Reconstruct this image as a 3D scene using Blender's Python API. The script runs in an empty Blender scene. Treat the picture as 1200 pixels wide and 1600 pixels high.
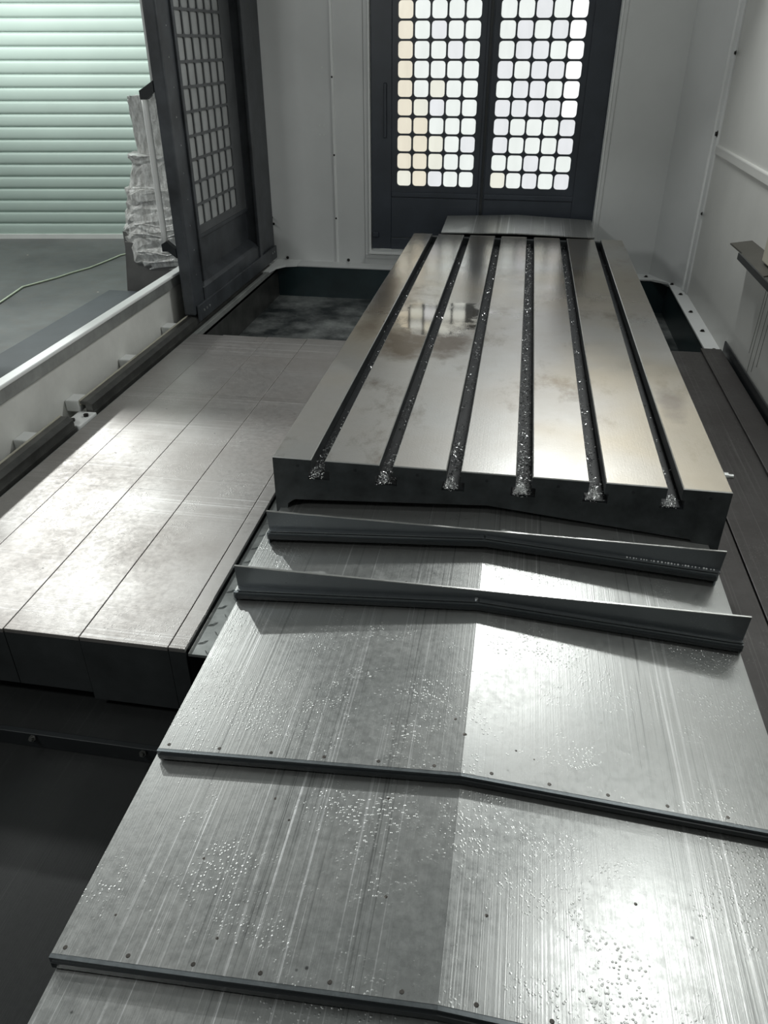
import bpy, bmesh, math, random
from mathutils import Vector, Matrix
random.seed(7)
C = bpy.context.scene.collection
S = bpy.context.scene
ZT = 0.8                      # height of the table top above the shop floor; geometry below is given relative to the table top
def W(x, y, z): return Vector((x, y, z + ZT))

# ---------------------------------------------------------------- camera
cam = bpy.data.cameras.new('camera'); co = bpy.data.objects.new('camera', cam); C.objects.link(co)
r0 = Vector((9.86204079e-01, 1.65533448e-01, -4.38505415e-04))
r1 = Vector((8.60039737e-02, -5.14648546e-01, -8.53076896e-01))
r2 = Vector((-1.41438436e-01, 8.41270201e-01, -5.21785030e-01))
m = Matrix.Identity(4)
for i in range(3):
    m[i][0] = r0[i]; m[i][1] = -r1[i]; m[i][2] = -r2[i]
m.translation = W(0.61132, -1.79406, 0.96600)
co.matrix_world = m
cam.sensor_fit = 'VERTICAL'; cam.sensor_height = 24; cam.sensor_width = 18; cam.lens = 18.0
cam.clip_start = .02; cam.clip_end = 200
S.camera = co

# ---------------------------------------------------------------- world, lights, exposure
wd = bpy.data.worlds.new('world'); S.world = wd; wd.use_nodes = True
bg = wd.node_tree.nodes['Background']; bg.inputs[0].default_value = (.80, .86, .84, 1); bg.inputs[1].default_value = .15
def area(name, loc, target, size, sy, power, col=(1, 1, 1)):
    l = bpy.data.lights.new(name, 'AREA'); l.shape = 'RECTANGLE'; l.size = size; l.size_y = sy; l.energy = power; l.color = col
    o = bpy.data.objects.new(name, l); C.objects.link(o); o.location = W(*loc)
    d = W(*target) - W(*loc); o.rotation_euler = d.to_track_quat('-Z', 'Y').to_euler(); return o
area('work_light', (1.50, -.13, 1.42), (.85, -1.05, -.24), .09, .12, 5.5, (.97, 1, .98))
area('back_work_light', (1.0, 2.2, 1.86), (.5, -.1, -.15), .6, .14, 26, (.97, 1, .98))
area('front_fill_light', (-1.35, -1.6, 1.55), (.7, 3.0, .9), .35, .35, 20, (.97, 1, .98))  # added fill lamp to lift the back wall, no fixture behind it
area('shop_side_light', (-3.5, .55, 1.78), (.6, 1.2, -.1), .25, .25, 9, (.98, 1, .97))
area('shop_bay_light', (-4.2, 5.3, 3.4), (-.5, .3, -.27), .12, .12, 112, (.96, 1, .98))
area('shutter_light', (-4.2, 3.2, 3.0), (-4.2, 6.0, .3), 2.5, 1.0, 105, (.98, 1, .98))
area('shop_floor_fill', (-4.3, 3.0, 2.4), (-2.3, 4.3, -.2), .5, .5, 75, (.98, 1, .98))  # added fill to brighten the shop floor and the wrapped part
S.view_settings.view_transform = 'Standard'; S.view_settings.look = 'None'
S.view_settings.exposure = 0.0; S.view_settings.gamma = 1.0; S.view_settings.use_curve_mapping = False

# ---------------------------------------------------------------- materials
class NT:
    def __init__(s, name):
        s.m = bpy.data.materials.new(name); s.m.use_nodes = True; s.t = s.m.node_tree
        s.b = s.t.nodes['Principled BSDF']; s.geo = s.t.nodes.new('ShaderNodeNewGeometry')
    def n(s, ty, **k):
        o = s.t.nodes.new(ty)
        for a, v in k.items(): setattr(o, a, v)
        return o
    def l(s, a, b): s.t.links.new(a, b)
    def noise(s, scale=(1, 1, 1), sc=5., det=4., rough=.6, off=(0, 0, 0)):
        mp = s.n('ShaderNodeMapping'); s.l(s.geo.outputs['Position'], mp.inputs[0]); mp.inputs['Scale'].default_value = scale; mp.inputs['Location'].default_value = off
        nz = s.n('ShaderNodeTexNoise'); nz.inputs['Scale'].default_value = sc; nz.inputs['Detail'].default_value = det; nz.inputs['Roughness'].default_value = rough
        s.l(mp.outputs[0], nz.inputs['Vector']); return nz.outputs['Fac']
    def ramp(s, f, a, b, c0=0., c1=1.):
        r = s.n('ShaderNodeMapRange'); r.inputs[1].default_value = a; r.inputs[2].default_value = b; r.inputs[3].default_value = c0; r.inputs[4].default_value = c1
        s.l(f, r.inputs[0]); return r.outputs[0]
    def math(s, op, a, b):
        r = s.n('ShaderNodeMath', operation=op)
        for i, v in enumerate((a, b)):
            if isinstance(v, (int, float)): r.inputs[i].default_value = v
            else: s.l(v, r.inputs[i])
        return r.outputs[0]
    def mix(s, f, a, b):
        r = s.n('ShaderNodeMix', data_type='RGBA')
        if isinstance(f, (int, float)): r.inputs[0].default_value = f
        else: s.l(f, r.inputs[0])
        for i, v in ((6, a), (7, b)):
            if isinstance(v, tuple): r.inputs[i].default_value = (*v, 1)
            else: s.l(v, r.inputs[i])
        return r.outputs[2]
    def bump(s, h, st, d=.002):
        b = s.n('ShaderNodeBump'); b.inputs['Strength'].default_value = st; b.inputs['Distance'].default_value = d
        s.l(h, b.inputs['Height']); s.l(b.outputs[0], s.b.inputs['Normal']); return b
    def voro(s, sc, off=(0, 0, 0), feat='F1', scale=(1, 1, 1)):
        mp = s.n('ShaderNodeMapping'); s.l(s.geo.outputs['Position'], mp.inputs[0]); mp.inputs['Location'].default_value = off; mp.inputs['Scale'].default_value = scale
        v = s.n('ShaderNodeTexVoronoi', feature=feat); v.inputs['Scale'].default_value = sc; s.l(mp.outputs[0], v.inputs['Vector']); return v

def plain(name, col, rough=.5, metal=0., noise_amt=.15, nsc=6., bump=.0, spec=.5):
    t = NT(name); f = t.noise((1, 1, 1), nsc, 6)
    dark = tuple(c * (1 - noise_amt) for c in col); light = tuple(min(1, c * (1 + noise_amt)) for c in col)
    t.l(t.mix(t.ramp(f, .3, .7), dark, light), t.b.inputs['Base Color'])
    t.b.inputs['Roughness'].default_value = rough; t.b.inputs['Metallic'].default_value = metal; t.b.inputs['Specular IOR Level'].default_value = spec
    if bump: t.bump(t.noise((1, 1, 1), nsc * 20, 3), bump, .001)
    return t.m

def steel(name, base, stain, axis, r0, r1, scratch=.5, drops=.5, metal=.85, dirt=.5, aniso=0.):
    """sheet steel wet with coolant: grain and scratches along one axis, dried stains, droplets"""
    t = NT(name)
    lng = {'y': (75, .45, 1), 'x': (.45, 75, 1)}[axis]; fine = {'y': (420, 1.5, 1), 'x': (1.5, 420, 1)}[axis]
    streak = t.noise(lng, 1.6, 3, .7); hair = t.noise(fine, 1., 2, .5)
    cloud = t.noise((1, 1, 1), 2.6, 7, .62); grit = t.noise((1, 1, 1), 60, 4, .7)
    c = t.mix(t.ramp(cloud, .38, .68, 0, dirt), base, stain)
    # bright scratches, only in some bands
    band = t.ramp(t.noise({'y': (5, .5, 1), 'x': (.5, 5, 1)}[axis], 1.3, 2), .45, .62)
    sc = t.math('MULTIPLY', t.ramp(streak, .58, .64), band)
    c = t.mix(t.math('MULTIPLY', sc, scratch), c, tuple(min(1, v * 1.9 + .12) for v in base))
    dk = t.math('MULTIPLY', t.ramp(streak, .42, .36), band)
    c = t.mix(t.math('MULTIPLY', dk, scratch), c, tuple(v * .45 for v in base))
    # dots of dirt
    v = t.voro(26.); ps = t.ramp(v.outputs['Distance'], .10, .045); sel = t.ramp(t.noise((1, 1, 1), 9, 2), .60, .64)
    c = t.mix(t.math('MULTIPLY', t.math('MULTIPLY', ps, sel), .8), c, (.05, .05, .05))
    # droplets of coolant, pale and raised
    v2 = t.voro(150., (3.1, 1.7, 0)); dsel = t.ramp(t.noise((1, 1, 1), 5, 7, .8, (5, 2, 0)), .50, .64)
    dr = t.math('MULTIPLY', t.ramp(v2.outputs['Distance'], .34, .14), dsel)
    c = t.mix(t.math('MULTIPLY', dr, drops * .55), c, (.86, .87, .84))
    t.l(c, t.b.inputs['Base Color'])
    t.b.inputs['Metallic'].default_value = metal
    rg = t.ramp(cloud, .3, .7, r0, r1); rg = t.math('ADD', rg, t.ramp(grit, .3, .7, -.05, .06))
    t.l(rg, t.b.inputs['Roughness'])
    h = t.math('ADD', t.math('MULTIPLY', hair, .35), t.math('MULTIPLY', streak, .25)); h = t.math('ADD', h, t.math('MULTIPLY', dr, drops * 1.2))
    h = t.math('ADD', h, t.math('MULTIPLY', grit, .25))
    t.bump(h, .35, .0016)
    return t.m

M = {}
M['front_cover'] = steel('brushed_cover_steel', (.50, .51, .50), (.38, .375, .36), 'y', .29, .41, .85, .9)
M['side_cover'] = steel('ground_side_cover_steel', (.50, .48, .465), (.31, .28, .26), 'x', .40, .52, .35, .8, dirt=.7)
M['side_cover_dark'] = steel('shaded_side_cover_steel', (.085, .08, .078), (.05, .045, .043), 'y', .38, .5, .2, .25, .6, .8)  # side cover steel with the table's shade put into its colour
M['lip'] = steel('lip_steel', (.21, .23, .24), (.14, .16, .17), 'x', .32, .42, .3, .15)
M['guard'] = steel('chip_guard_steel', (.20, .215, .225), (.14, .15, .16), 'x', .28, .4, .2, .1)
def table_mat():
    t = NT('ground_table_steel')
    cloud = t.noise((1, 1, 1), 2.2, 6, .6, (2.3, 0, 0)); grit = t.noise((1, 1, 1), 140, 3, .7); hair = t.noise((300, 3, 1), 1., 2)
    c = t.mix(t.ramp(cloud, .35, .7), (.52, .515, .50), (.40, .375, .345))
    spl = t.noise((1, .6, 1), 4.5, 8, .72, (1.1, 4.2, 0))
    c = t.mix(t.ramp(spl, .54, .68, 0, .65), c, (.17, .135, .10))
    warm = t.noise((1, 1, 1), 1.3, 3, .5, (0, 7.7, 0)); c = t.mix(t.ramp(warm, .46, .62, 0, .6), c, (.46, .395, .29))
    spx = t.n('ShaderNodeSeparateXYZ'); t.l(t.geo.outputs['Position'], spx.inputs[0])
    def blot(c, cx, cy, wx, wy, col, amt):
        a = t.math('POWER', t.math('MULTIPLY', t.math('SUBTRACT', spx.outputs[0], cx), 1 / wx), 2.); b = t.math('POWER', t.math('MULTIPLY', t.math('SUBTRACT', spx.outputs[1], cy), 1 / wy), 2.)
        e = t.math('ADD', t.math('ADD', a, b), t.ramp(t.noise((1, 1, 1), 6, 6, .65, (cx, 3, 0)), .3, .7, -.6, .6))
        return t.mix(t.ramp(e, 1.1, .2, 0, amt), c, col)
    for q in ((.24, .98, .13, .20, (.13, .095, .06), .85), (.40, .98, .09, .15, (.12, .09, .065), .85), (.05, 1.45, .06, .5, (.22, .17, .12), .7), (1.13, .55, .05, .14, (.24, .21, .19), .6)):
        c = blot(c, *q)
    t.l(c, t.b.inputs['Base Color']); t.b.inputs['Metallic'].default_value = .88
    # film of oil lying on the strips in patches
    sp = t.n('ShaderNodeSeparateXYZ'); t.l(t.geo.outputs['Position'], sp.inputs[0])
    def near(v, c0, w): return t.math('MULTIPLY', t.math('ABSOLUTE', t.math('SUBTRACT', v, c0), 0.), 1. / w)
    d = t.math('ADD', t.math('POWER', near(sp.outputs[0], .31, .21), 2.), t.math('POWER', near(sp.outputs[1], 1.34, .27), 2.))
    pn = t.noise((1, 1, 1), 7, 5, .6); d = t.math('ADD', d, t.ramp(pn, .3, .7, -.7, .7))
    oil = t.ramp(d, .95, .55)
    far = t.ramp(sp.outputs[1], .6, 2.1, .40, .17)
    rg = t.math('ADD', far, t.ramp(cloud, .3, .7, -.05, .06))
    mx = t.n('ShaderNodeMix', data_type='FLOAT'); t.l(oil, mx.inputs[0]); t.l(rg, mx.inputs[2]); mx.inputs[3].default_value = .05
    t.l(mx.outputs[0], t.b.inputs['Roughness'])
    h = t.math('ADD', t.math('MULTIPLY', grit, 1.1), t.math('MULTIPLY', hair, .4)); h = t.math('MULTIPLY', h, t.ramp(oil, 0, 1, 1, .12))
    t.bump(h, .3, .0009)
    return t.m
M['table_top'] = table_mat()
M['cast'] = plain('dark_wet_cast_iron', (.045, .05, .052), .38, .35, .45, 14, .25)
M['cast_edge'] = plain('worn_bright_edge', (.62, .62, .60), .3, .9, .1, 30)
M['slot'] = plain('oily_black_slot', (.010, .012, .014), .55, .0, .4, 20, .3)
M['chip'] = plain('bright_aluminium_swarf', (.92, .93, .92), .3, .6, .1, 40)
M['white'] = plain('white_enamel_panel', (.68, .69, .685), .38, .0, .05, 2.2)
M['white2'] = plain('white_enamel_trim', (.80, .81, .80), .35, .0, .06, 3)
M['wall_right'] = plain('pale_grey_right_panel', (.58, .58, .555), .36, .0, .08, 1.5)
M['trough'] = plain('smudged_white_trough', (.70, .70, .67), .5, .0, .10, 5)
M['charcoal'] = plain('charcoal_powder_coat', (.036, .044, .058), .42, .0, .2, 5, .1)
M['charcoal_door'] = plain('splashed_charcoal_coat', (.05, .055, .062), .4, .0, .45, 7, .15)
M['black'] = plain('black_plastic', (.015, .018, .02), .4, 0, .2)
M['screw'] = plain('black_oxide_screw', (.03, .028, .026), .35, .7, .2)
M['alu'] = plain('aluminium', (.62, .63, .62), .3, .85, .05, 20)
M['greensteel'] = plain('dark_green_tank_paint', (.018, .035, .04), .3, .1, .3, 4)
M['rail'] = plain('oily_dark_rail', (.10, .10, .095), .33, .6, .4, 9)
M['railedge'] = plain('grey_rail_foot', (.30, .31, .30), .4, .3, .25, 9)
M['pan'] = steel('black_wet_pan', (.026, .028, .028), (.014, .015, .015), 'y', .40, .52, .05, .02, .2, .9)
def tank_mat():
    t = NT('cloudy_tank_floor'); a = t.noise((1, 1, 1), 3.2, 8, .65, (0, 1.3, 0)); b = t.noise((1, 1, 1), 11, 6, .7)
    f = t.math('MULTIPLY', t.ramp(a, .42, .64), t.ramp(b, .3, .65, .35, 1))
    t.l(t.mix(f, (.030, .038, .04), (.40, .42, .41)), t.b.inputs['Base Color']); t.b.inputs['Roughness'].default_value = .38; t.b.inputs['Metallic'].default_value = .25
    t.bump(b, .2, .002); return t.m
M['tank'] = tank_mat()
def floor_mat():
    t = NT('worn_shop_floor'); a = t.noise((1, 1, 1), 1.1, 8, .62); b = t.noise((1, 1, 1), 9, 5, .6)
    c = t.mix(t.ramp(a, .35, .65), (.070, .073, .075), (.145, .155, .152)); c = t.mix(t.ramp(b, .45, .7, 0, .4), c, (.11, .095, .082))
    v = t.voro(3.); c = t.mix(t.ramp(v.outputs['Distance'], .035, .02), c, (.5, .45, .38))
    t.l(c, t.b.inputs['Base Color']); t.b.inputs['Roughness'].default_value = .48; t.bump(b, .15, .003); return t.m
M['floor'] = floor_mat()
M['shutter'] = plain('pale_green_shutter', (.47, .585, .53), .5, .0, .05, 1.4)
M['shutter_bar'] = plain('white_bottom_bar', (.75, .78, .75), .5, 0, .05)
M['mat'] = plain('dark_step_rubber', (.035, .04, .048), .5, 0, .2)
M['hose'] = plain('pale_green_cable', (.50, .58, .44), .5, 0, .1)
M['stand'] = plain('grey_painted_stand', (.14, .14, .135), .5, .1, .2)
M['shopwall'] = plain('shop_wall_paint', (.55, .58, .56), .7, 0, .06)
M['checker'] = plain('oily_checker_plate', (.42, .44, .43), .3, .8, .35, 14)
M['darksheet'] = plain('shaded_cover_sheet', (.05, .055, .057), .42, .4, .3, 6)  # cover steel again, darkened in colour for its shaded front faces
M['griddoor'] = plain('grey_grid_sheet', (.10, .105, .11), .45, 0, .2, 6)
M['rivet'] = plain('dull_rivet', (.13, .12, .11), .4, .7, .2)
M['bracket'] = plain('dark_steel_bracket', (.07, .066, .055), .45, .4, .25)
M['drip'] = plain('dried_oil_drip', (.10, .10, .085), .4, 0, .2)
M['beige'] = plain('beige_guard', (.42, .40, .33), .5, 0, .2)
M['blocker'] = plain('grey_blocker_paint', (.30, .31, .31), .5, .0, .1)
def film_mat():
    t = NT('clear_stretch_film'); a = t.noise((4, 4, 1.4), 9, 5, .7)
    t.l(t.mix(t.ramp(a, .40, .66), (.50, .50, .48), (.96, .97, .95)), t.b.inputs['Base Color']); t.b.inputs['Roughness'].default_value = .16
    t.b.inputs['Specular IOR Level'].default_value = .9
    t.bump(a, .7, .02); return t.m
M['film'] = film_mat()
def pane_mat(name, col, st):
    t = NT(name); f = t.noise((1, 1, .35), 14, 4)
    c = t.mix(t.ramp(f, .3, .7), tuple(x * .90 for x in col), col)
    t.b.inputs['Base Color'].default_value = (.25, .26, .25, 1); t.l(c, t.b.inputs['Emission Color']); t.b.inputs['Emission Strength'].default_value = st; t.b.inputs['Roughness'].default_value = .2
    return t.m
PANE = [pane_mat('daylit_pane_warm', (1, .93, .76), .80), pane_mat('daylit_pane_cream', (.98, .98, .86), .84), pane_mat('daylit_pane_white', (.95, 1, .97), .90),
        pane_mat('daylit_pane_cool', (.95, .97, 1), .84), pane_mat('daylit_pane_bright', (1, 1, 1), 1.1)]
M['greypane'] = plain('cloudy_grey_pane', (.42, .43, .43), .22, 0, .12, 4)

# ---------------------------------------------------------------- mesh helpers
def link(name, bm, mats, parent=None, smooth=False, origin=None):
    me = bpy.data.meshes.new(name)
    if origin is None: origin = parent['_o'] if parent is not None and '_o' in parent else (0, 0, 0)
    ov = W(*origin)
    bmesh.ops.recalc_face_normals(bm, faces=bm.faces)
    for v in bm.verts: v.co = v.co + Vector((0, 0, ZT)) - ov
    bm.to_mesh(me); bm.free()
    for mt in (mats if isinstance(mats, (list, tuple)) else [mats]): me.materials.append(M[mt] if isinstance(mt, str) else mt)
    if smooth:
        for p in me.polygons: p.use_smooth = True
    o = bpy.data.objects.new(name, me); C.objects.link(o)
    if parent is not None: o.parent = parent; 
    else: o.location = ov
    return o
ROOTS = {}
def thing(name, label, cat, loc, group=None, kind=None):
    o = bpy.data.objects.new(name, None); C.objects.link(o); o.location = W(*loc); o.empty_display_size = .05
    if label: o['label'] = label
    if cat: o['category'] = cat
    if group: o['group'] = group
    if kind: o['kind'] = kind
    o['_o'] = list(loc); return o
def part(name, bm, mats, parent, smooth=False):
    o = link(name, bm, mats, None, smooth, tuple(parent['_o'])); o.location = (0, 0, 0); o.parent = parent; o['_o'] = list(parent['_o']); return o
def sub(name, bm, mats, prt, smooth=False):
    o = part(name, bm, mats, prt, smooth); return o
def tag(o, label, cat, group=None, kind=None):
    if label: o['label'] = label
    if cat: o['category'] = cat
    if group: o['group'] = group
    if kind: o['kind'] = kind
    return o
def box(bm, x0, x1, y0, y1, z0, z1, bev=0., mi=0, mt=None):
    vs = [bm.verts.new((x, y, z)) for x in (x0, x1) for y in (y0, y1) for z in (z0, z1)]
    fs = [bm.faces.new([vs[i] for i in q]) for q in ((0, 1, 3, 2), (4, 6, 7, 5), (0, 4, 5, 1), (2, 3, 7, 6), (0, 2, 6, 4), (1, 5, 7, 3))]
    for f in fs: f.material_index = mi
    if mt is not None: fs[5].material_index = mt       # top face
    if bev:
        es = list({e for f in fs for e in f.edges})
        bmesh.ops.bevel(bm, geom=es, offset=bev, segments=2, profile=.5, affect='EDGES', clamp_overlap=True)
    return vs
def bx(*a, **k):
    bm = bmesh.new(); box(bm, *a, **k); return bm
def cyl(bm, c, axis, r, h, n=12, r2=None, hexa=False):
    """disc or cone frustum starting at c going along axis"""
    a = Vector(axis).normalized(); u = a.orthogonal().normalized(); w = a.cross(u); c = Vector(c); r2 = r if r2 is None else r2
    A = [bm.verts.new(c + (u * math.cos(t) + w * math.sin(t)) * r) for t in [2 * math.pi * i / n for i in range(n)]]
    B = [bm.verts.new(c + a * h + (u * math.cos(t) + w * math.sin(t)) * r2) for t in [2 * math.pi * i / n for i in range(n)]]
    for i in range(n): bm.faces.new((A[i], A[(i + 1) % n], B[(i + 1) % n], B[i]))
    bm.faces.new(A[::-1]); bm.faces.new(B)
def screw(name, c, axis, r, parent, mat='screw'):
    bm = bmesh.new(); cyl(bm, c, axis, r * 1.45, .0012, 14); cyl(bm, Vector(c) + Vector(axis).normalized() * .0012, axis, r, r * .8, 10, r * .85)
    return part(name, bm, mat, parent, False)
def prism_y(bm, prof, y0, y1, mi=0):
    A = [bm.verts.new((x, y0, z)) for x, z in prof]; B = [bm.verts.new((x, y1, z)) for x, z in prof]; n = len(prof)
    for i in range(n):
        f = bm.faces.new((A[i], A[(i + 1) % n], B[(i + 1) % n], B[i])); f.material_index = mi
    for q in (A[::-1], B):
        f = bm.faces.new(q); f.material_index = mi
    return A, B
def prism(bm, pts, d, mi=0):
    d = Vector(d); A = [bm.verts.new(q) for q in pts]; B = [bm.verts.new(Vector(q) + d) for q in pts]; n = len(pts)
    for i in range(n): bm.faces.new((A[i], A[(i + 1) % n], B[(i + 1) % n], B[i])).material_index = mi
    bm.faces.new(A[::-1]).material_index = mi; bm.faces.new(B).material_index = mi
def tube(bm, pts, r, n=8):
    pts = [Vector(q) for q in pts]; rings = []
    for i, q in enumerate(pts):
        d = (pts[min(i + 1, len(pts) - 1)] - pts[max(i - 1, 0)]).normalized(); u = d.cross(Vector((0, 0, 1)))
        if u.length < .01: u = d.cross(Vector((0, 1, 0)))
        u.normalize(); w = d.cross(u)
        rings.append([bm.verts.new(q + (u * math.cos(t) + w * math.sin(t)) * r) for t in [2 * math.pi * k / n for k in range(n)]])
    for a, b in zip(rings, rings[1:]):
        for k in range(n): bm.faces.new((a[k], a[(k + 1) % n], b[(k + 1) % n], b[k]))
    bm.faces.new(rings[0][::-1]); bm.faces.new(rings[-1])
def struct(name, bm, mats, parent=None):
    o = link(name, bm, mats, None); o['kind'] = 'structure'; o['_o'] = [0, 0, 0]; return o

# ================================================================ SHOP BEYOND THE MACHINE
sd = Vector((1.438, .238, 0)).normalized(); sn = Vector((sd.y, -sd.x, 0))      # along the shutter; its normal towards us
s0 = Vector((-3.357, 6.10, 0))
def sp(a, out, z): q = s0 + sd * a + sn * out; return Vector((q.x, q.y, z))
bm = bmesh.new(); box(bm, -9, 5, -5, 9, -.86, -.8); struct('floor', bm, 'floor')
bm = bmesh.new()
prism(bm, [sp(-5.6, -.25, -.8), sp(6.5, -.25, -.8), sp(6.5, -.45, -.8), sp(-5.6, -.45, -.8)], (0, 0, 5.2)); struct('wall_shop_back', bm, 'shopwall')
shut = thing('door_3', 'pale green roller shutter behind the open machine door', None, tuple(sp(-2, 0, -.8)), kind='structure')
def slat_bm(z):
    bm = bmesh.new(); h = .113; prof = []
    for k in range(9):
        t = k / 8; prof.append((.004 + .009 * math.sin(math.pi * t) ** .45, z + t * (h - .016)))
    prof += [(-.004, z + h - .012), (-.004, z + h), (-.012, z + h), (-.012, z)]
    prism(bm, [sp(-4.6, o, zz) for o, zz in prof], sd * 5.6); return bm
first = part('slat', slat_bm(-.755), 'shutter', shut)
for k in range(1, 27):
    c = first.copy(); C.objects.link(c); c.parent = shut; c.location = (0, 0, .113 * k)
bm = bmesh.new(); prism(bm, [sp(-4.6, -.012, -.8), sp(-4.6, .03, -.8), sp(-4.6, .03, -.755), sp(-4.6, -.012, -.755)], sd * 5.6); part('bottom_bar', bm, 'shutter_bar', shut)
for a in (-4.72, 1.0):
    bm = bmesh.new(); prism(bm, [sp(a, -.03, -.8), sp(a + .12, -.03, -.8), sp(a + .12, .06, -.8), sp(a, .06, -.8)], (0, 0, 3.2)); part('guide_rail', bm, 'shutter_bar', shut)
bm = bmesh.new(); box(bm, -2.52, -1.24, -3.2, 3.82, -.80, -.69, bev=.008)
tag(link('step_platform', bm, 'mat', None, origin=(-1.85, 0, -.8)), 'low dark platform lying along the outside of the machine', 'platform')
bm = bmesh.new()
cp = [(-3.75, 3.0), (-3.60, 3.35), (-3.39, 3.66), (-3.44, 3.95), (-3.47, 4.12), (-3.34, 4.45), (-3.30, 4.62), (-3.23, 4.81), (-3.19, 5.1), (-3.17, 5.32), (-3.06, 5.5), (-2.85, 5.62), (-2.5, 5.66)]
pts = []
for i in range(len(cp) - 1):
    for k in range(4):
        t = k / 4; a, b = cp[i], cp[i + 1]; pts.append((a[0] + (b[0] - a[0]) * t, a[1] + (b[1] - a[1]) * t, -.792))
tube(bm, pts, .008); tag(link('cable', bm, 'hose', None, True, origin=(-3.4, 3.9, -.8)), 'thin pale green cable winding over the shop floor', 'cable')
# film-wrapped machine part on a stand
wr = thing('wrapped_machine_part', 'tall machine part wrapped in clear stretch film on a dark stand by the shutter', 'package', (-2.15, 4.05, -.8))
bm = bmesh.new(); prism(bm, [(-2.40, 3.86, -.8), (-1.7, 3.86, -.8), (-1.78, 3.86, -.40), (-2.34, 3.86, -.33)], (0, .4, 0)); part('stand', bm, 'stand', wr)
bm = bmesh.new(); prism(bm, [(-2.36, 3.89, -.40), (-1.80, 3.89, -.44), (-1.80, 3.89, -.30), (-2.36, 3.89, -.26)], (0, .34, 0)); part('cross_board', bm, 'stand', wr)
def crumple(pathz, seed, mat):
    rnd = random.Random(seed); bm = bmesh.new(); rings = []; n = 26
    for j in range(len(pathz) * 4 - 3):
        i = min(j // 4, len(pathz) - 2); t = j / 4 - i; a, b = pathz[i], pathz[i + 1]
        z, xc, yc, rx, ry = [a[q] + (b[q] - a[q]) * t for q in range(5)]
        ring = []
        for k in range(n):
            th = 2 * math.pi * k / n; cx = math.copysign(abs(math.cos(th)) ** .5, math.cos(th)); sy = math.copysign(abs(math.sin(th)) ** .5, math.sin(th))
            w = 1 + rnd.uniform(-.07, .07); ring.append(bm.verts.new((xc + rx * cx * w, yc + ry * sy * w, z + rnd.uniform(-.012, .012))))
        rings.append(ring)
    for a, b in zip(rings, rings[1:]):
        for k in range(n):
            q = (a[k], a[(k + 1) % n], b[(k + 1) % n], b[k])
            bm.faces.new(q[:3]); bm.faces.new((q[0], q[2], q[3]))
    bm.faces.new(rings[0][::-1]); bm.faces.new(rings[-1]); return bm
part('film_wrap', crumple([(-.52, -2.02, 4.02, .24, .16), (-.46, -2.07, 4.02, .27, .18), (-.3, -2.10, 4.03, .26, .18), (-.24, -2.11, 4.03, .255, .17), (-.1, -2.09, 4.03, .23, .15), (.03, -2.08, 4.03, .24, .15), (.05, -2.08, 4.03, .20, .12), (.2, -2.07, 4.03, .17, .10), (.27, -2.07, 4.03, .19, .11)], 3, 'film'), 'film', wr)
part('wrapped_board', crumple([(.10, -2.10, 4.05, .12, .05), (.3, -2.08, 4.05, .125, .045), (.45, -2.08, 4.05, .135, .045), (.62, -2.09, 4.05, .135, .04), (.636, -2.09, 4.05, .13, .035)], 5, 'film'), 'film', wr)
for k, z in enumerate((-.40, -.27, -.20)):
    bm = bmesh.new(); tube(bm, [(-2.28 + .02 * k, 3.86, z), (-2.15, 3.82, z + .012), (-2.0, 3.84, z - .015), (-1.88, 3.85, z + .02)], .006, 6)
    part('film_fold', bm, 'film', wr)

# ================================================================ MACHINE ENCLOSURE (setting)
# back wall around the rear doors
wb = thing('wall_back', 'pale grey back wall panels of the machine enclosure', None, (0, 3.4, -.3), kind='structure')
part('wall_panel', bx(-1.30, -.578, 3.40, 3.46, -.325, 1.95), 'white', wb)
part('wall_panel', bx(-.572, -.385, 3.392, 3.46, -.325, 1.95, bev=.004), 'white', wb)
part('wall_panel', bx(1.10, 1.46, 3.40, 3.46, -.325, 1.95), 'white', wb)
bm = bmesh.new(); prism(bm, [(1.46, 3.40, -.325), (1.625, 3.06, -.325), (1.70, 3.10, -.325), (1.50, 3.46, -.325)], (0, 0, 2.275)); struct('wall_corner', bm, 'white')
part('lintel', bx(-.385, 1.10, 3.40, 3.46, 1.98, 2.2), 'white', wb)
part('seam_strip', bx(-.583, -.567, 3.386, 3.40, -.325, 1.95, bev=.002), 'white2', wb)
bm = bmesh.new(); box(bm, -1.05, -.385, 3.375, 3.40, -.325, -.305, bev=.003); part('bottom_lip', bm, 'white2', wb)
fr = part('door_frame', bx(-.385, -.346, 3.385, 3.46, -.28, 1.98, bev=.005), 'white', wb)
part('frame_bead', bx(-.356, -.344, 3.372, 3.39, -.215, 1.98, bev=.003), 'white2', wb)
part('door_frame', bx(1.066, 1.10, 3.385, 3.46, -.28, 1.98, bev=.005), 'white', wb)
part('frame_bead', bx(1.064, 1.076, 3.372, 3.39, -.215, 1.98, bev=.003), 'white2', wb)
part('sill', bx(-.352, 1.07, 3.335, 3.46, -.228, -.212, bev=.003), 'white2', wb)
part('sill_step', bx(-.375, 1.09, 3.36, 3.46, -.26, -.236, bev=.003), 'white', wb)
part('sill_base', bx(-.385, 1.10, 3.38, 3.46, -.325, -.262), 'white', wb)
for x, z in ((-.577, .788), (-.577, .359), (-.577, -.02)): screw('screw', (x, 3.386, z), (0, -1, 0), .004, wb)
for x, z in ((-.925, -.285), (-.502, -.285)): screw('screw', (x, 3.39, z), (0, -1, 0), .007, wb)
for x, z in ((-.639, .838), (-.668, .523), (-.640, .523), (-.668, .472), (-.640, .472)):
    bm = bmesh.new(); cyl(bm, (x, 3.4, z), (0, -1, 0), .0045, .004, 10); part('cap_plug', bm, 'shutter_bar', wb)
for z, x in ((.17, -1.02), (.13, -1.01)): screw('screw', (x, 3.4, z - .2), (0, -1, 0), .006, wb)
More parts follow.
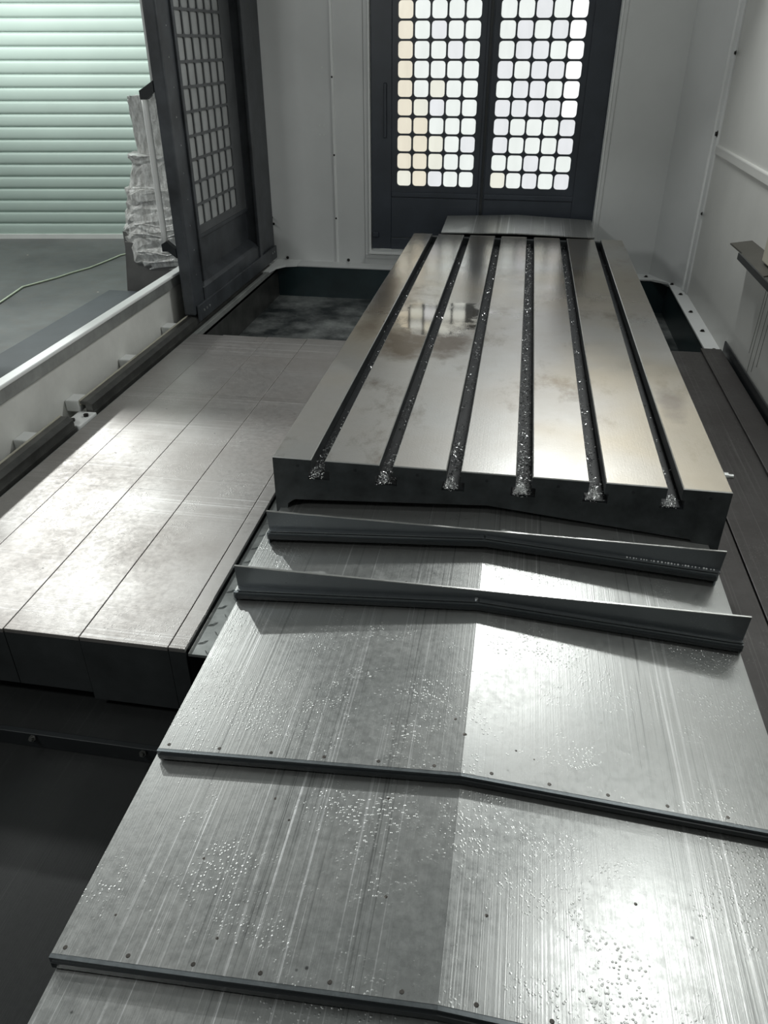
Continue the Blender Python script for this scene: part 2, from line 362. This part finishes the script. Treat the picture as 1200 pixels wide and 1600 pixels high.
# right wall
wrr = thing('wall_right', 'pale right wall panels of the machine enclosure', None, (1.62, 1, -.3), kind='structure')
part('upper_panel', bx(1.622, 1.68, -3.0, 3.03, .50, 1.95), 'wall_right', wrr)
part('lower_panel', bx(1.620, 1.68, -3.0, 3.03, -.80, .455), 'wall_right', wrr)
part('rib', bx(1.608, 1.64, -3.0, 2.945, .455, .50, bev=.006), 'wall_right', wrr)
part('corner_strip', bx(1.610, 1.68, 2.955, 3.06, -.30, 1.95, bev=.004), 'white', wrr)
part('strip_bead', bx(1.600, 1.615, 3.03, 3.06, -.30, 1.95, bev=.004), 'white2', wrr)
for y, z, r in ((2.93, .92, .008), (2.975, .549, .012), (2.95, .151, .007), (2.93, 1.3, .008)): screw('screw', (1.61, y, z), (-1, 0, 0), r, wrr)
# tank ledge, walls, floors
tl = thing('trim_1', 'pale flange ledge around the coolant tank opening', None, (.3, 3.3, -.31), kind='structure')
part('back_ledge', bx(-1.0, 1.50, 3.27, 3.40, -.312, -.30, bev=.003), 'white', tl)
bm = bmesh.new(); prism(bm, [(1.46, 3.27, -.312), (1.548, 3.21, -.312), (1.625, 3.06, -.312), (1.55, 3.4, -.312), (1.46, 3.4, -.312)], (0, 0, .0121)); part('corner_ledge', bm, 'white', tl)
part('right_ledge', bx(1.548, 1.625, 1.80, 3.21, -.312, -.30, bev=.003), 'white', tl)
bm = bmesh.new(); prism(bm, [(-1.0, 3.40, -.312), (-1.0, 3.05, -.312), (-.965, 3.05, -.312), (-.945, 3.18, -.312), (-.90, 3.245, -.312), (-.83, 3.27, -.312), (-.83, 3.40, -.312)], (0, 0, .0125)); part('corner_ledge', bm, 'white2', tl)
for x, y in ((1.43, 3.33), (1.53, 3.30), (1.565, 3.17), (1.582, 2.95), (1.582, 2.60), (1.585, 2.27), (1.587, 1.98)): screw('screw', (x, y, -.30), (0, 0, 1), .009, tl)
tk = thing('trim_2', 'dark walls of the coolant tank', None, (.3, 3.2, -.6), kind='structure')
part('back_wall', bx(-1.0, 1.60, 3.275, 3.30, -.60, -.312), 'greensteel', tk)
part('right_wall', bx(1.555, 1.575, -2.6, 3.275, -.60, -.312), 'greensteel', tk)
part('left_wall', bx(-1.0, -.965, -2.6, 3.275, -.60, -.315), 'rail', tk)
bm = bmesh.new(); box(bm, -1.0, 1.575, -.58, 3.3, -.53, -.51); t_ = struct('floor', bm, 'tank')
# black pan in front, below the left cover, with a lip seam and its bolts
pn = thing('drain_pan', 'black wet drain pan with a bolted seam left of the lower front cover', 'pan', (-.5, -1.2, -.6))
bm = bmesh.new(); prism_y(bm, [(-1.0, -.505), (-.0, -.505), (-.0, -.515), (-1.0, -.515)], -.60, -.30); part('upper_sheet', bm, 'pan', pn)
bm = bmesh.new(); box(bm, -1.0, 1.55, -2.6, -.60, -.56, -.55); part('lower_sheet', bm, 'pan', pn)
part('seam_lip', bx(-1.0, .0, -.615, -.598, -.55, -.503, bev=.002), 'black', pn)
for x in (-.74, -.474, -.182):
    bm = bmesh.new(); cyl(bm, (x, -.612, -.518), (0, -.9, .6), .0095, .012, 6); cyl(bm, (x, -.622, -.512), (0, -.9, .6), .005, .008, 8); part('bolt', bm, 'rail', pn)
# left outer wall of the sliding-door trough
wl = thing('wall_left', 'pale trough wall under the sliding door', None, (-1.12, 1, -.5), kind='structure')
part('trough_panel', bx(-1.135, -1.12, -3.0, 3.40, -.55, -.06), 'trough', wl)
part('inner_strip', bx(-1.122, -1.102, -3.0, 3.38, -.105, -.052, bev=.004), 'railedge', wl)
part('top_rail', bx(-1.140, -1.092, -3.0, 3.38, -.052, -.038, bev=.004), 'white2', wl)
part('outer_skirt', bx(-1.17, -1.137, -3.0, 3.40, -.80, -.060), 'charcoal', wl)
part('gutter', bx(-1.12, -.965, -3.0, 3.38, -.345, -.330), 'trough', wl)
part('inner_edge', bx(-.985, -.962, -3.0, 3.2, -.330, -.300, bev=.003), 'railedge', wl)

# ================================================================ REAR DOORS
def grid_plate(x0, z0, nc, nr, px, pz, hw, hh, r, xa, xb, za, zb, y, th, xf):
    """sheet with rounded square holes; xf maps (u, depth, z) to world"""
    bm = bmesh.new(); cache = {}
    def V(u, d, z):
        k = (round(u, 5), round(d, 5), round(z, 5))
        if k not in cache: cache[k] = bm.verts.new(xf(u, d, z))
        return cache[k]
    def q(a, b, c, e):
        if a[0] != b[0] or a[1] != b[1]:
            for d in (y, y + th): bm.faces.new([V(p_[0], d, p_[1]) for p_ in (a, b, c, e)])
    us = [x0 + i * px for i in range(nc + 1)]; zs = [z0 + j * pz for j in range(nr + 1)]
    for i in range(nc):
        for j in range(nr):
            cu = us[i] + px / 2; cz = zs[j] + pz / 2; inner = []
            for k in range(16):
                qd = k // 4; a = (k % 4) / 3 * math.pi / 2 + qd * math.pi / 2
                ccu = cu + (hw / 2 - r) * (1 if qd in (0, 3) else -1); ccz = cz + (hh / 2 - r) * (1 if qd in (0, 1) else -1)
                inner.append((ccu + r * math.cos(a), ccz + r * math.sin(a)))
            cor = [(us[i + 1], zs[j + 1]), (us[i], zs[j + 1]), (us[i], zs[j]), (us[i + 1], zs[j])]
            for d in (y, y + th):
                for qd in range(4):
                    for k in range(3): bm.faces.new((V(cor[qd][0], d, cor[qd][1]), V(inner[qd * 4 + k][0], d, inner[qd * 4 + k][1]), V(inner[qd * 4 + k + 1][0], d, inner[qd * 4 + k + 1][1])))
                    nk = (qd * 4 + 4) % 16
                    bm.faces.new((V(cor[qd][0], d, cor[qd][1]), V(inner[qd * 4 + 3][0], d, inner[qd * 4 + 3][1]), V(inner[nk][0], d, inner[nk][1]), V(cor[(qd + 1) % 4][0], d, cor[(qd + 1) % 4][1])))
            for k in range(16):
                a, b = inner[k], inner[(k + 1) % 16]; bm.faces.new((V(a[0], y, a[1]), V(b[0], y, b[1]), V(b[0], y + th, b[1]), V(a[0], y + th, a[1])))
    X1, Z1 = us[-1], zs[-1]
    for (a, b, c, d_) in ((xa, us[0], za, zb), (X1, xb, za, zb), (us[0], X1, za, zs[0]), (us[0], X1, Z1, zb)):
        for d in (y, y + th):
            bm.faces.new([bm.verts.new(xf(u, d, z)) for u, z in ((a, c), (b, c), (b, d_), (a, d_))])
    for (a, b, c, d_) in ((xa, xb, za, za), (xb, xb, za, zb), (xa, xb, zb, zb), (xa, xa, za, zb)):
        bm.faces.new([bm.verts.new(v) for v in (xf(a, y, c), xf(b, y, d_ if a == b else c), xf(b, y + th, d_ if a == b else c), xf(a, y + th, c))])
    return bm
ident = lambda u, d, z: Vector((u, d, z))
def rear_door(n, xa, xb, gx, tints):
    d = thing('door_%d' % n, 'dark rear door with rows of rounded square panes, %s leaf' % ('left' if n == 1 else 'right'), None, ((xa + xb) / 2, 3.42, -.2), kind='structure')
    part('grid_plate', grid_plate(gx, .181, 5, 16, .0978, .0996, .0872, .0885, .019, gx - .03, gx + .519, .15, 1.82, 3.41, .012, ident), 'charcoal', d)
    part('stile', bx(xa, gx - .03, 3.402, 3.43, -.205, 1.98, bev=.003), 'charcoal', d)
    part('stile', bx(gx + .519, xb, 3.402, 3.43, -.205, 1.98, bev=.003), 'charcoal', d)
    part('bottom_panel', bx(gx - .03, gx + .519, 3.404, 3.43, -.13, .118, bev=.003), 'charcoal', d)
    part('bottom_rail', bx(gx - .031, gx + .520, 3.396, 3.43, -.205, -.133, bev=.004), 'charcoal', d)
    part('window_ledge', bx(gx - .03, gx + .519, 3.398, 3.43, .120, .150, bev=.004), 'charcoal', d)
    f = None
    bmp = bmesh.new(); box(bmp, gx + .0978 / 2 - .0465, gx + .0978 / 2 + .0465, 3.4225, 3.4265, .181 + .0498 - .047, .181 + .0498 + .047)
    base = part('pane', bmp, [PANE[2]], d)
    meshes = [base.data]
    for k in range(5):
        me = base.data.copy(); me.materials[0] = PANE[k]; meshes.append(me)
    for i in range(5):
        for j in range(16):
            o = base if i == j == 0 else base.copy()
            if o is not base: C.objects.link(o); o.parent = d
            o.location = (i * .0978, 0, j * .0996); o.data = meshes[1 + tints(i, j)]
    return d
rnd = random.Random(4)
d1 = rear_door(1, -.342, .358, -.184, lambda i, j: 0 if (i == 0 and j > 0) or (i == 1 and j < 4 and rnd.random() < .5) else 1 if i < 3 and j < 6 and rnd.random() < .7 else (3 if rnd.random() < .2 else 2))
d2 = rear_door(2, .362, 1.062, .404, lambda i, j: 4 if i == 4 and j > 3 else (1 if j == 0 and i == 0 else (3 if rnd.random() < .4 else 2)))
hd = part('pull_handle', bx(-.262, -.244, 3.388, 3.404, .46, .76, bev=.005), 'charcoal', d1)
part('latch', bx(-.335, -.295, 3.388, 3.404, -.13, -.10, bev=.004), 'charcoal', d1)
part('middle_seal', bx(.352, .368, 3.396, 3.402, -.2, 1.98, bev=.002), 'black', d2)

# ================================================================ SLIDING DOOR ON THE LEFT (open, pushed back)
sl = thing('sliding_door', 'open charcoal sliding door with a grid window and long bar handle', 'door', (-1.04, 2.55, -.28))
part('front_stile', bx(-1.062, -1.0, 1.915, 2.085, -.245, 1.75, bev=.010), 'charcoal_door', sl)
part('rear_stile', bx(-1.075, -1.0, 3.02, 3.36, -.225, 1.75, bev=.008), 'charcoal_door', sl)
part('stile_rib', bx(-1.004, -.985, 3.00, 3.05, -.215, 1.75, bev=.004), 'charcoal_door', sl)
part('stile_flange', bx(-1.006, -.988, 2.055, 2.085, -.10, 1.75, bev=.003), 'charcoal_door', sl)
part('top_rail', bx(-1.075, -1.0, 1.915, 3.36, 1.75, 1.88, bev=.006), 'charcoal_door', sl)
bm = bmesh.new(); prism(bm, [(-1.085, 2.05, -.215), (-.995, 2.05, -.215), (-.995, 2.05, -.135), (-1.01, 2.05, -.120), (-1.075, 2.05, -.085), (-1.085, 2.05, -.085)], (0, .98, 0)); part('bottom_rail', bm, 'charcoal_door', sl)
part('kick_strip', bx(-.9955, -.982, 1.93, 3.34, -.275, -.195, bev=.003), 'charcoal_door', sl)
part('lower_panel', bx(-1.072, -1.062, 2.06, 3.03, -.10, .085), 'charcoal_door', sl)
part('window_ledge', bx(-1.078, -1.052, 2.06, 3.03, .075, .095, bev=.003), 'charcoal_door', sl)
xf = lambda u, d, z: Vector((-1.058 - d, u, z))
part('grid_plate', grid_plate(2.13, .13, 7, 14, .105, .108, .094, .096, .012, 2.07, 3.02, .095, 1.74, .0, .006, xf), 'griddoor', sl)
part('window_pane', bx(-1.074, -1.066, 2.07, 3.02, .10, 1.74), 'greypane', sl)
part('edge_trim', bx(-1.074, -1.062, 1.922, 1.94, .75, 1.75, bev=.002), 'alu', sl)
h = bmesh.new(); tube(h, [(-1.118, 1.93, .115 + k * .0645) for k in range(11)], .0150, 12); hb = part('handle', h, 'white2', sl, True)
for z0, z1 in ((.745, .79), (.075, .12)):
    up = .03 if z0 > .5 else -.03
    bm = bmesh.new(); prism(bm, [(-1.133, 1.915, z0), (-1.102, 1.915, z0), (-1.062, 1.915, z0 + up), (-1.062, 1.915, z1 + up), (-1.105, 1.915, z1 + .005), (-1.133, 1.915, z1 - .01)], (0, .03, 0)); sub('handle_bracket', bm, 'black', hb)
for y in (1.99, 2.03, 2.07): 
    bm = bmesh.new(); cyl(bm, (-.982, y, -.232), (1, 0, 0), .0065, .004, 10); part('screw', bm, 'alu', sl)
for y in (3.24, 3.28): 
    bm = bmesh.new(); cyl(bm, (-.982, y, -.225), (1, 0, 0), .0055, .004, 10); part('screw', bm, 'alu', sl)
for k in range(12):
    bm = bmesh.new(); cyl(bm, (-1.0, 1.985 + .012 * (k % 2), -.05 + k * .12), (1, 0, 0), .0032, .002, 8); part('rivet', bm, 'alu', sl)
# guide tracks
def track(name, label, y0, y1, brs, zoff=0):
    t = thing(name, label, 'rail', (-1.03, (y0 + y1) / 2, -.33), 'guide rails of the sliding door')
    prof = [(-1.052, -.322), (-.996, -.322), (-.996, -.292), (-1.002, -.292), (-1.002, -.262), (-1.022, -.250), (-1.052, -.250), (-1.052, -.262), (-1.030, -.266), (-1.030, -.312), (-1.052, -.312)]
    bm = bmesh.new(); prism_y(bm, prof, y0, y1); part('rail_profile', bm, 'rail', t)
    part('rail_lip', bx(-1.056, -1.048, y0, y1, -.268, -.246, bev=.002), 'beige', t)
    for y in brs: part('bracket', bx(-1.119, -1.057, y, y + .075, -.30, -.252, bev=.006), 'white2', t)
    return t
track('guide_rail', 'oily door guide rail nearest the camera, ending at the gap', -2.6, .655, (.44, -.1, -.7))
track('guide_rail', 'oily door guide rail running under the open sliding door', .80, 3.20, (.80, 1.27, 1.74, 2.3, 2.9))
jb = thing('rail_joint_block', 'small pale bolted block in the gap between the door guide rails', 'block', (-1.02, .73, -.33))
part('plate', bx(-1.06, -.985, .662, .795, -.328, -.290, bev=.004), 'white2', jb)
for q in ((-1.035, .70), (-1.005, .75)):
    bm = bmesh.new(); cyl(bm, (q[0], q[1], -.29), (0, 0, 1), .010, .010, 6); part('bolt', bm, 'screw', jb)

# ================================================================ SIDE COVERS
lc = thing('side_cover', 'wide wet steel side cover of long plates left of the machine table', 'machine cover', (-.5, .6, -.5))
ZC = -.27
edges = [(-.955, -.795), (-.795, -.565), (-.565, -.362), (-.362, -.131), (-.131, -.086)]
for i, (a, b) in enumerate(edges):
    dz = (.0, .003, .0055, .008, .0105)[i]; bot = (-.455, -.455, -.455, -.475, -.485)[i]; y0 = -.498 + (.0, 0, .0, -.002, -.004)[i]
    prof = None
    bm = bmesh.new()
    box(bm, a + .0022, b - .0022, y0 + .0, 1.74, ZC - .012 + dz - .008, ZC + dz - .008, bev=.0012)
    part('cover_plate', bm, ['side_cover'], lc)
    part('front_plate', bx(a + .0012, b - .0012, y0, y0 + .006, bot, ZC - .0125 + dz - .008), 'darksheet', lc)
part('far_skirt', bx(-.955, -.072, 1.728, 1.736, -.50, -.285), 'cast', lc)
part('side_skirt', bx(-.094, -.088, -.48, 1.72, -.50, -.285), 'cast', lc)
rc = thing('side_cover', 'steel side cover, coloured dark for shade, between machine table and right wall', 'machine cover', (1.4, .3, -.5))
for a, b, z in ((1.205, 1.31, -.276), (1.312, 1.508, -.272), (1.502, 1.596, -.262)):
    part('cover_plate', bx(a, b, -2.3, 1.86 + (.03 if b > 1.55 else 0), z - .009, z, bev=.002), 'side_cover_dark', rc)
part('far_skirt', bx(1.205, 1.545, 1.845, 1.852, -.50, -.285), 'cast', rc)
part('upstand', bx(1.606, 1.612, -2.3, 1.90, -.30, -.225), 'black', rc)
# checker plate strip
ck = thing('checker_plate', 'narrow oily checker plate strip between left cover and front covers', 'metal plate', (-.03, 0, -.31))
part('plate', bx(-.082, -.018, -.50, 1.6, -.290, -.282), 'checker', ck)
bm = bmesh.new()
for k in range(60):
    y = -.49 + k * .0345; a = math.radians(38 if k % 2 else -38)
    for cx in ((-.062,) if k % 2 else (-.036,)):
        u = Vector((math.cos(a), math.sin(a), 0)); v = Vector((-u.y, u.x, 0)); c = Vector((cx, y, -.282))
        q = [c + u * .015, c + v * .0045, c - u * .015, c - v * .0045]; vs = [bm.verts.new(p_) for p_ in q]; tp = [bm.verts.new(c + (p_ - c) * .45 + Vector((0, 0, .0028))) for p_ in q]
        for i in range(4): bm.faces.new((vs[i], vs[(i + 1) % 4], tp[(i + 1) % 4], tp[i]))
        bm.faces.new(tp)
tr = part('raised_tread', bm, 'checker', ck); tr['kind'] = 'stuff'

# ================================================================ MACHINE TABLE
tb = thing('machine_table', 'long steel machine table with six T-slots full of swarf', 'machine table', (.6, 1.46, -.5))
SX = [(0, .109), (.147, .297), (.334, .478), (.516, .661), (.703, .848), (.889, 1.043), (1.080, 1.2)]
L = 2.92
prof = [(.0, -.034)]
for i in range(6):
    g0, g1 = SX[i][1] - .011, SX[i + 1][0] + .011
    prof += [(g0, -.034), (g0, -.062), (g1, -.062), (g1, -.034)]
prof += [(1.2, -.034), (1.2, -.28), (1.150, -.28), (1.142, -.175), (1.125, -.150), (.59, -.098), (.055, -.130), (.035, -.145), (.030, -.185), (.028, -.22), (0.0, -.22)]
bm = bmesh.new(); prism_y(bm, prof, 0, L); part('table_body', bm, 'cast', tb)
for a, b in SX:
    bm = bmesh.new(); box(bm, a, b, -.0005, L + .0005, -.0338, 0)
    bm.normal_update()
    es = [e for e in bm.edges if all(v.co.z > -.001 for v in e.verts)]
    for f in bm.faces: f.material_index = 0 if f.calc_center_median().z > -.001 else 1
    r = bmesh.ops.bevel(bm, geom=es, offset=.0024, segments=1, affect='EDGES')
    for f in r['faces']: f.material_index = 2
    part('table_strip', bm, ['table_top', 'cast', 'cast_edge'], tb)
part('saddle', bx(.06, 1.14, .35, L - .1, -.49, -.19), 'cast', tb)
for a, b in zip(SX, SX[1:]):
    part('slot_floor', bx(a[1] - .0105, b[0] + .0105, .004, L - .004, -.0618, -.0575), 'slot', tb)
bm = bmesh.new(); cyl(bm, (1.2, .145, -.03), (1, 0, 0), .011, .022, 12); cyl(bm, (1.222, .145, -.03), (1, 0, 0), .007, .014, 12); part('side_fitting', bm, 'alu', tb)
bm = bmesh.new(); cyl(bm, (0, .02, -.055), (-1, -.2, 0), .007, .006, 10); part('side_fitting', bm, 'alu', tb)
bm = bmesh.new(); cyl(bm, (.022, 0, -.175), (0, -1, 0), .009, .010, 8); part('apron_bolt', bm, 'rail', tb)
for x in (.07, .23, .40, .585, .77, .96, 1.15):
    bm = bmesh.new(); cyl(bm, (x, -.0006, -.022), (0, -1, 0), .0045, .0008, 10); part('tapped_hole', bm, 'slot', tb)
part('apron_groove', bx(.05, 1.12, L - .001, L + .03, -.12, -.015, bev=.004), 'cast', tb)
# swarf lying in the slots
rs = random.Random(11); vv = []; ff = []
def shard(c, s):
    n = len(vv); k = rs.choice((3, 4))
    for i in range(4): vv.append((c[0] + rs.uniform(-s, s), c[1] + rs.uniform(-s, s), c[2] + rs.uniform(-s * .6, s)))
    ff.extend([(n, n + 1, n + 2), (n, n + 2, n + 3), (n + 1, n + 3, n + 2), (n, n + 3, n + 1)])
dens = (.55, .6, .9, 1.7, 1.05, .25)
for i in range(6):
    a, b = SX[i][1], SX[i + 1][0]; g = .5 * (a + b)
    for k in range(int(1000 * dens[i])):
        y = rs.random() ** 1.5 * L * (1.0 if i in (2, 3, 4) else .85)
        if rs.random() < .25: y = rs.uniform(0, .25)
        if math.sin(y * (9 + 3 * i) + i * 2) + rs.uniform(-1, 1) * .9 < -.35 and i != 3: continue
        side = -1 if rs.random() < .65 else 1
        x = g + side * abs(rs.gauss(0, .010)); x = min(max(x, a - .004), b + .004)
        z = -.055 + rs.random() ** 2 * .022
        shard((x, y, z), rs.uniform(.0014, .0046))
    for k in range(int(170 * (dens[i] if i < 5 else 1.1))):                               # heap spilling at the slot end
        u = rs.random(); z = -.058 + u * .034; w = .021 * (1 - u * .65)
        shard((g - .008 + rs.uniform(-w, w), -.004 + rs.uniform(-.004, .012), z), rs.uniform(.0012, .0032))
me = bpy.data.meshes.new('swarf'); me.from_pydata([(x, y, z) for x, y, z in vv], [], ff); me.materials.append(M['chip'])
so = bpy.data.objects.new('swarf', me); C.objects.link(so); so.location = W(0, 0, 0)
tag(so, 'bright wet metal swarf lying in the T-slots of the table', 'swarf', kind='stuff')

# ================================================================ FRONT AND REAR TELESCOPIC COVERS
CX = .593
def gable(bm, xl, xr, y0, y1, ze, zr, th, mi=0, bev=0):
    prof = [(xl, ze), (CX, zr), (xr, ze), (xr, ze - th), (CX, zr - th), (xl, ze - th)]
    A = [bm.verts.new((x, y0, z)) for x, z in prof]; B = [bm.verts.new((x, y1, z)) for x, z in prof]
    n = 6
    for i in range(n): bm.faces.new((A[i], A[(i + 1) % n], B[(i + 1) % n], B[i])).material_index = mi
    for Q in (A, B):
        bm.faces.new((Q[0], Q[1], Q[4], Q[5])).material_index = mi; bm.faces.new((Q[1], Q[2], Q[3], Q[4])).material_index = mi
def way_cover(label, xl, xr, y0, y1, ze, zr, lip=.016, riv=0, extra=None):
    t = thing('way_cover', label, 'machine cover', (CX, (y0 + y1) / 2, ze - .2), 'telescopic way covers in front of the table')
    bm = bmesh.new(); gable(bm, xl, xr, y0 + .003, y1, ze, zr, .004); part('cover_plate', bm, 'front_cover', t)
    bm = bmesh.new(); gable(bm, xl - .001, xr + .001, y0 - .004, y0 + .003, ze - .0005, zr - .0005, lip); part('front_lip', bm, 'lip', t)
    bm = bmesh.new(); gable(bm, xl + .004, xr - .004, y0 - .009, y0 - .004, ze - .006, zr - .006, lip - .008); part('wiper', bm, 'black', t)
    for x, s in ((xl, 1), (xr, -1)): part('side_skirt', bx(min(x, x + s * .004), max(x, x + s * .004), y0, y1, ze - .22, ze - .0045), 'lip', t)
    for k in range(riv):
        x = xl + .018 + k * (xr - xl - .036) / (riv - 1); z = ze + (zr - ze) * (1 - abs(x - CX) / (CX - xl))
        bm = bmesh.new(); cyl(bm, (x, y0 + .014, z - .001), (0, 0, 1), .0048, .0018, 10, .003); part('rivet', bm, 'rivet', t)
    return t
c1 = way_cover('first way cover, with an upright guard, coming out under the table apron', .012, 1.174, -.128, .33, -.162, -.122, .020)
c2 = way_cover('second way cover from the table, short plate between two upright guards', -.010, 1.194, -.348, .10, -.200, -.158, .018)
c3 = way_cover('third way cover from the table, speckled wide plate with rivets', -.004, 1.194, -.832, -.05, -.226, -.180, .018, 12)
c4 = way_cover('fourth way cover from the table, scratched plate with a bright lamp glare', -.014, 1.200, -1.226, -.56, -.252, -.202, .020, 12)
c5 = way_cover('lowest way cover at the bottom edge of the photo', -.006, 1.196, -1.75, -.95, -.276, -.226, .020, 12)
# scattered burr marks on the wide plates
rk = random.Random(21)
for t, y0, y1, ze in ((c3, -.78, -.40, -.230), (c4, -1.18, -.88, -.252)):
    for k in range(11):
        x = rk.uniform(.03, 1.16); y = rk.uniform(y0, y1); z = ze + .05 * (1 - abs(x - CX) / .598)
        bm = bmesh.new(); cyl(bm, (x, y, z - .0005), (0, 0, 1), rk.uniform(.003, .005), .0016, 9, .0015); part('burr', bm, 'rivet', t)
# upright chip guards
def guard(par, xl, xr, y, zt, ze, zr, foot):
    prof = [(xl, zt), (xr, zt), (xr - .004, ze), (CX, zr), (xl + .004, ze)]
    bm = bmesh.new(); A = [bm.verts.new((x, y, z)) for x, z in prof]; B = [bm.verts.new((x, y + .003, z)) for x, z in prof]
    for i in range(5): bm.faces.new((A[i], A[(i + 1) % 5], B[(i + 1) % 5], B[i]))
    for Q in (A, B):
        m0 = bm.verts.new((CX, Q[0].co.y, zt)); bm.faces.new((Q[0], m0, Q[3], Q[4])); bm.faces.new((m0, Q[1], Q[2], Q[3]))
    g = part('upright_guard', bm, 'guard', par)
    part('guard_edge', bx(xl, xr, y - .0008, y + .0038, zt - .001, zt + .0012), 'cast_edge', par)
    for s, xa, xb in ((0, xl + .006, CX - .002), (1, CX + .002, xr - .006)):
        za = ze if s == 0 else zr; zb = zr if s == 0 else ze
        bm = bmesh.new(); prism(bm, [(xa, y - foot, za + .001), (xb, y - foot, zb + .001), (xb, y - foot, zb + .004), (xa, y - foot, za + .004)], (0, foot, 0)); part('guard_foot', bm, 'guard', par)
    return g
guard(c1, .010, 1.184, -.118, -.103, -.161, -.121, .012)
guard(c2, -.008, 1.200, -.335, -.132, -.199, -.157, .014)
for x in (.588,): 
    bm = bmesh.new(); cyl(bm, (x, -.343, -.156), (0, 0, 1), .004, .006, 8); part('rivet', bm, 'alu', c2)
# coarse swarf stuck on the first guard foot
bm = bmesh.new()
for k in range(26):
    x = .95 + k * .0085; z = -.160 + (1.18 - x) * .067; r_ = rk.uniform(.0015, .0032)
    bmesh.ops.create_icosphere(bm, subdivisions=1, radius=r_, matrix=Matrix.Translation((x + rk.uniform(-.002, .002), -.124, z + .004)))
o = link('swarf', bm, 'chip', None, origin=(1.05, -.09, -.19)); tag(o, 'row of bright swarf bits along the foot of the first upright guard', 'swarf', kind='stuff')
# plate behind the table
rcv = thing('way_cover', 'way cover behind the far end of the table, below the rear doors', 'machine cover', (.6, 3.15, -.2), 'telescopic way covers behind the table')
bm = bmesh.new()
def rg(xl, xr, y0, z0, r0_, y1, z1, r1_, th):
    cx = .6; P0 = [(xl, z0), (cx, r0_), (xr, z0), (xr, z0 - th), (cx, r0_ - th), (xl, z0 - th)]; P1 = [(xl, z1), (cx, r1_), (xr, z1), (xr, z1 - th), (cx, r1_ - th), (xl, z1 - th)]
    A = [bm.verts.new((x, y0, z)) for x, z in P0]; B = [bm.verts.new((x, y1, z)) for x, z in P1]
    for i in range(6): bm.faces.new((A[i], A[(i + 1) % 6], B[(i + 1) % 6], B[i]))
    for Q in (A, B): bm.faces.new((Q[0], Q[1], Q[4], Q[5])); bm.faces.new((Q[1], Q[2], Q[3], Q[4]))
rg(.158, 1.048, 2.957, .003, .012, 3.34, .027, .045, .006)
part('cover_plate', bm, 'front_cover', rcv)
for x in (.160, 1.042): part('side_skirt', bx(x, x + .004, 2.957, 3.34, -.22, .0), 'lip', rcv)
part('end_plate', bx(.164, 1.042, 3.325, 3.332, -.20, .018), 'lip', rcv)

# ================================================================ BRACKET ON THE RIGHT WALL
br = thing('wall_bracket', 'dark steel plate bracket sticking out of the right wall', 'bracket', (1.60, 1.6, .2))
bm = bmesh.new(); prism(bm, [(1.532, 1.90, .208), (1.622, 1.90, .222), (1.622, 1.30, .235), (1.522, 1.30, .215), (1.520, 1.68, .212), (1.536, 1.69, .212)], (0, 0, .006)); part('shelf_plate', bm, 'bracket', br)
part('edge_strip', bx(1.517, 1.524, 1.0, 1.68, .196, .222), 'black', br)
part('post', bx(1.560, 1.622, 1.30, 1.49, .235, .36, bev=.004), 'beige', br)
part('back_plate', bx(1.61, 1.622, 1.28, 1.56, .20, .36), 'charcoal', br)
bm = bmesh.new()
for y, zb, dy in ((1.53, -.16, .02), (1.50, -.23, .015), (1.44, -.21, .02), (1.40, -.17, .01)):
    tube(bm, [(1.6195, y, .20), (1.6195, y + dy * .4, .05), (1.6195, y + dy, zb)], .0011, 6)
o = link('oil_drips', bm, 'drip', None, origin=(1.62, 1.5, 0)); tag(o, 'thin dark oil drips running down the right wall under the bracket', 'stain', kind='stuff')

# ================================================================ LIGHT BLOCKER, added unseen above the frame to cut the bay lamp's light
cn = thing('door_canopy', 'added grey board out of view, shading the far left cover', 'canopy', (-3.0, 3.6, 1.75))
part('blocker_board', bx(-4.6, -1.3, 3.25, 4.0, 1.742, 1.75), 'blocker', cn)
for o in bpy.data.objects:
    if '_o' in o: del o['_o']
